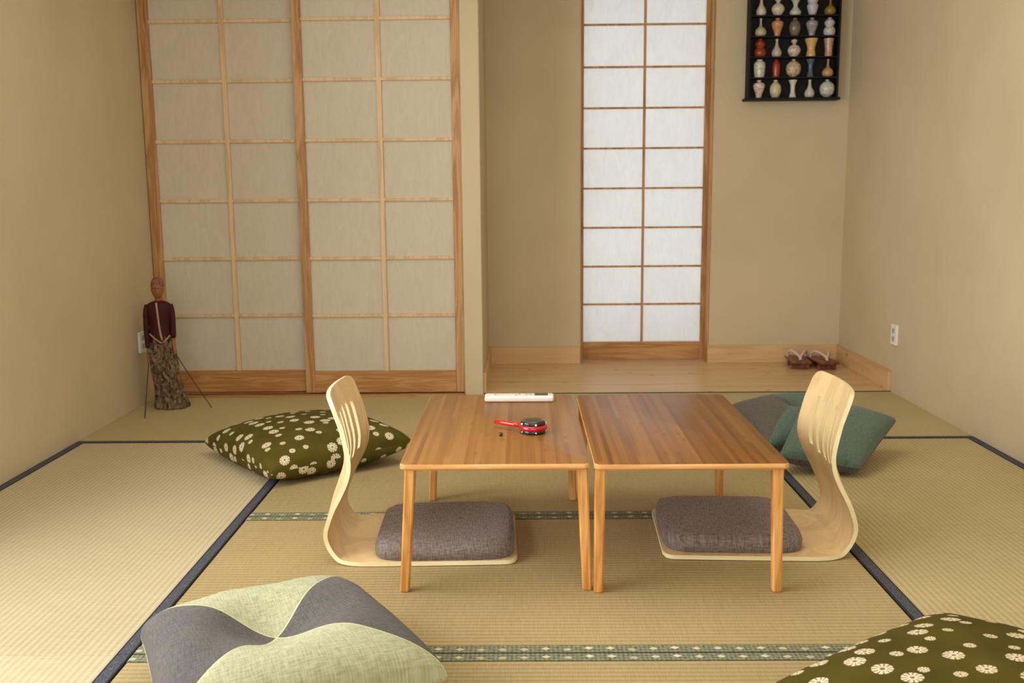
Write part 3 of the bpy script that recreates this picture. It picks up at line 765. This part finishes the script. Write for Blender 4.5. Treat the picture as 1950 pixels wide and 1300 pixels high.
body('headcloth',[(.566,-.026,.004,.0285,.028),(.575,-.026,.003,.0305,.031),(.590,-.026,.003,.027,.028),(.604,-.026,.004,.020,.021),(.611,-.026,.004,.008,.008)],pm_hat,32,.015,parent=hd)
bm=bmesh.new(); tube(bm,[(-.026,-.031,.565),(-.026,-.037,.552),(-.026,-.030,.546)],[.003,.0045,.003],8); link('nose',bm,pm_skin,hd,True)
for s in (-1,1):
    bm=bmesh.new(); sphere(bm,(-.026+s*.010,-.0285,.562),.0035,(1.3,.6,.7),10); link('eye',bm,pm_rod,hd,True)
    bm=bmesh.new(); sphere(bm,(-.026+s*.0275,.0,.556),.006,(.5,.8,1.3),10); link('ear',bm,pm_skin,hd,True)
bm=bmesh.new(); sphere(bm,(-.026,-.0275,.536),.004,(1.5,.6,.5),10); link('mouth',bm,plain('lip_red',srgb(130,50,36),.5),hd,True)

# ---------------------------------------------------------------- lights
def area(name,loc,rot,sx,sy,power,col,spread=PI):
    l=bpy.data.lights.new(name,'AREA'); l.shape='RECTANGLE'; l.size=sx; l.size_y=sy; l.energy=power; l.color=col; l.spread=spread
    o=bpy.data.objects.new(name,l); C.objects.link(o); o.location=loc; o.rotation_euler=rot; return o
area('garden_daylight',(0,YF-.3,1.2),(math.radians(90),0,0),3.1,1.7,44,(1,.985,.96))
area('side_daylight',(XL-.5,1.4,1.35),(0,math.radians(-90),0),1.9,2.6,128,(1,.985,.97))
area('window_daylight',((WX0+WX1)/2,YW+.7,1.2),(math.radians(-90),0,0),1.6,2.6,26,(.97,.99,1))
area('ceiling_lamp',(0,2.7,ZC-.02),(0,0,0),1.2,1.2,17,(1,.94,.82))
wd=bpy.data.worlds.new('World'); scene.world=wd; wd.use_nodes=True
wd.node_tree.nodes['Background'].inputs[0].default_value=(.75,.82,.95,1); wd.node_tree.nodes['Background'].inputs[1].default_value=.6

# ---------------------------------------------------------------- camera
f,pit,yaw,roll=1832.936,1.55592525e-01,1.15226488e-02,-8.80552679e-03
F=Vector((-math.sin(yaw)*math.cos(pit),math.cos(yaw)*math.cos(pit),-math.sin(pit)))
R=Vector((math.cos(yaw),math.sin(yaw),0)); U=R.cross(F)
R2=R*math.cos(roll)+U*math.sin(roll); U2=-R*math.sin(roll)+U*math.cos(roll)
cam=bpy.data.cameras.new('camera'); co=bpy.data.objects.new('camera',cam); C.objects.link(co)
m=Matrix((R2,U2,-F)).transposed().to_4x4(); m.translation=Vector((0,0,H)); co.matrix_world=m
cam.sensor_width=36; cam.lens=36*f/1950; cam.clip_start=.05
cam.dof.use_dof=True; cam.dof.focus_distance=2.45; cam.dof.aperture_fstop=6.5
scene.camera=co
scene.view_settings.view_transform='Standard'; scene.view_settings.look='None'; scene.view_settings.gamma=1; scene.view_settings.use_curve_mapping=False
scene.view_settings.exposure=-0.07
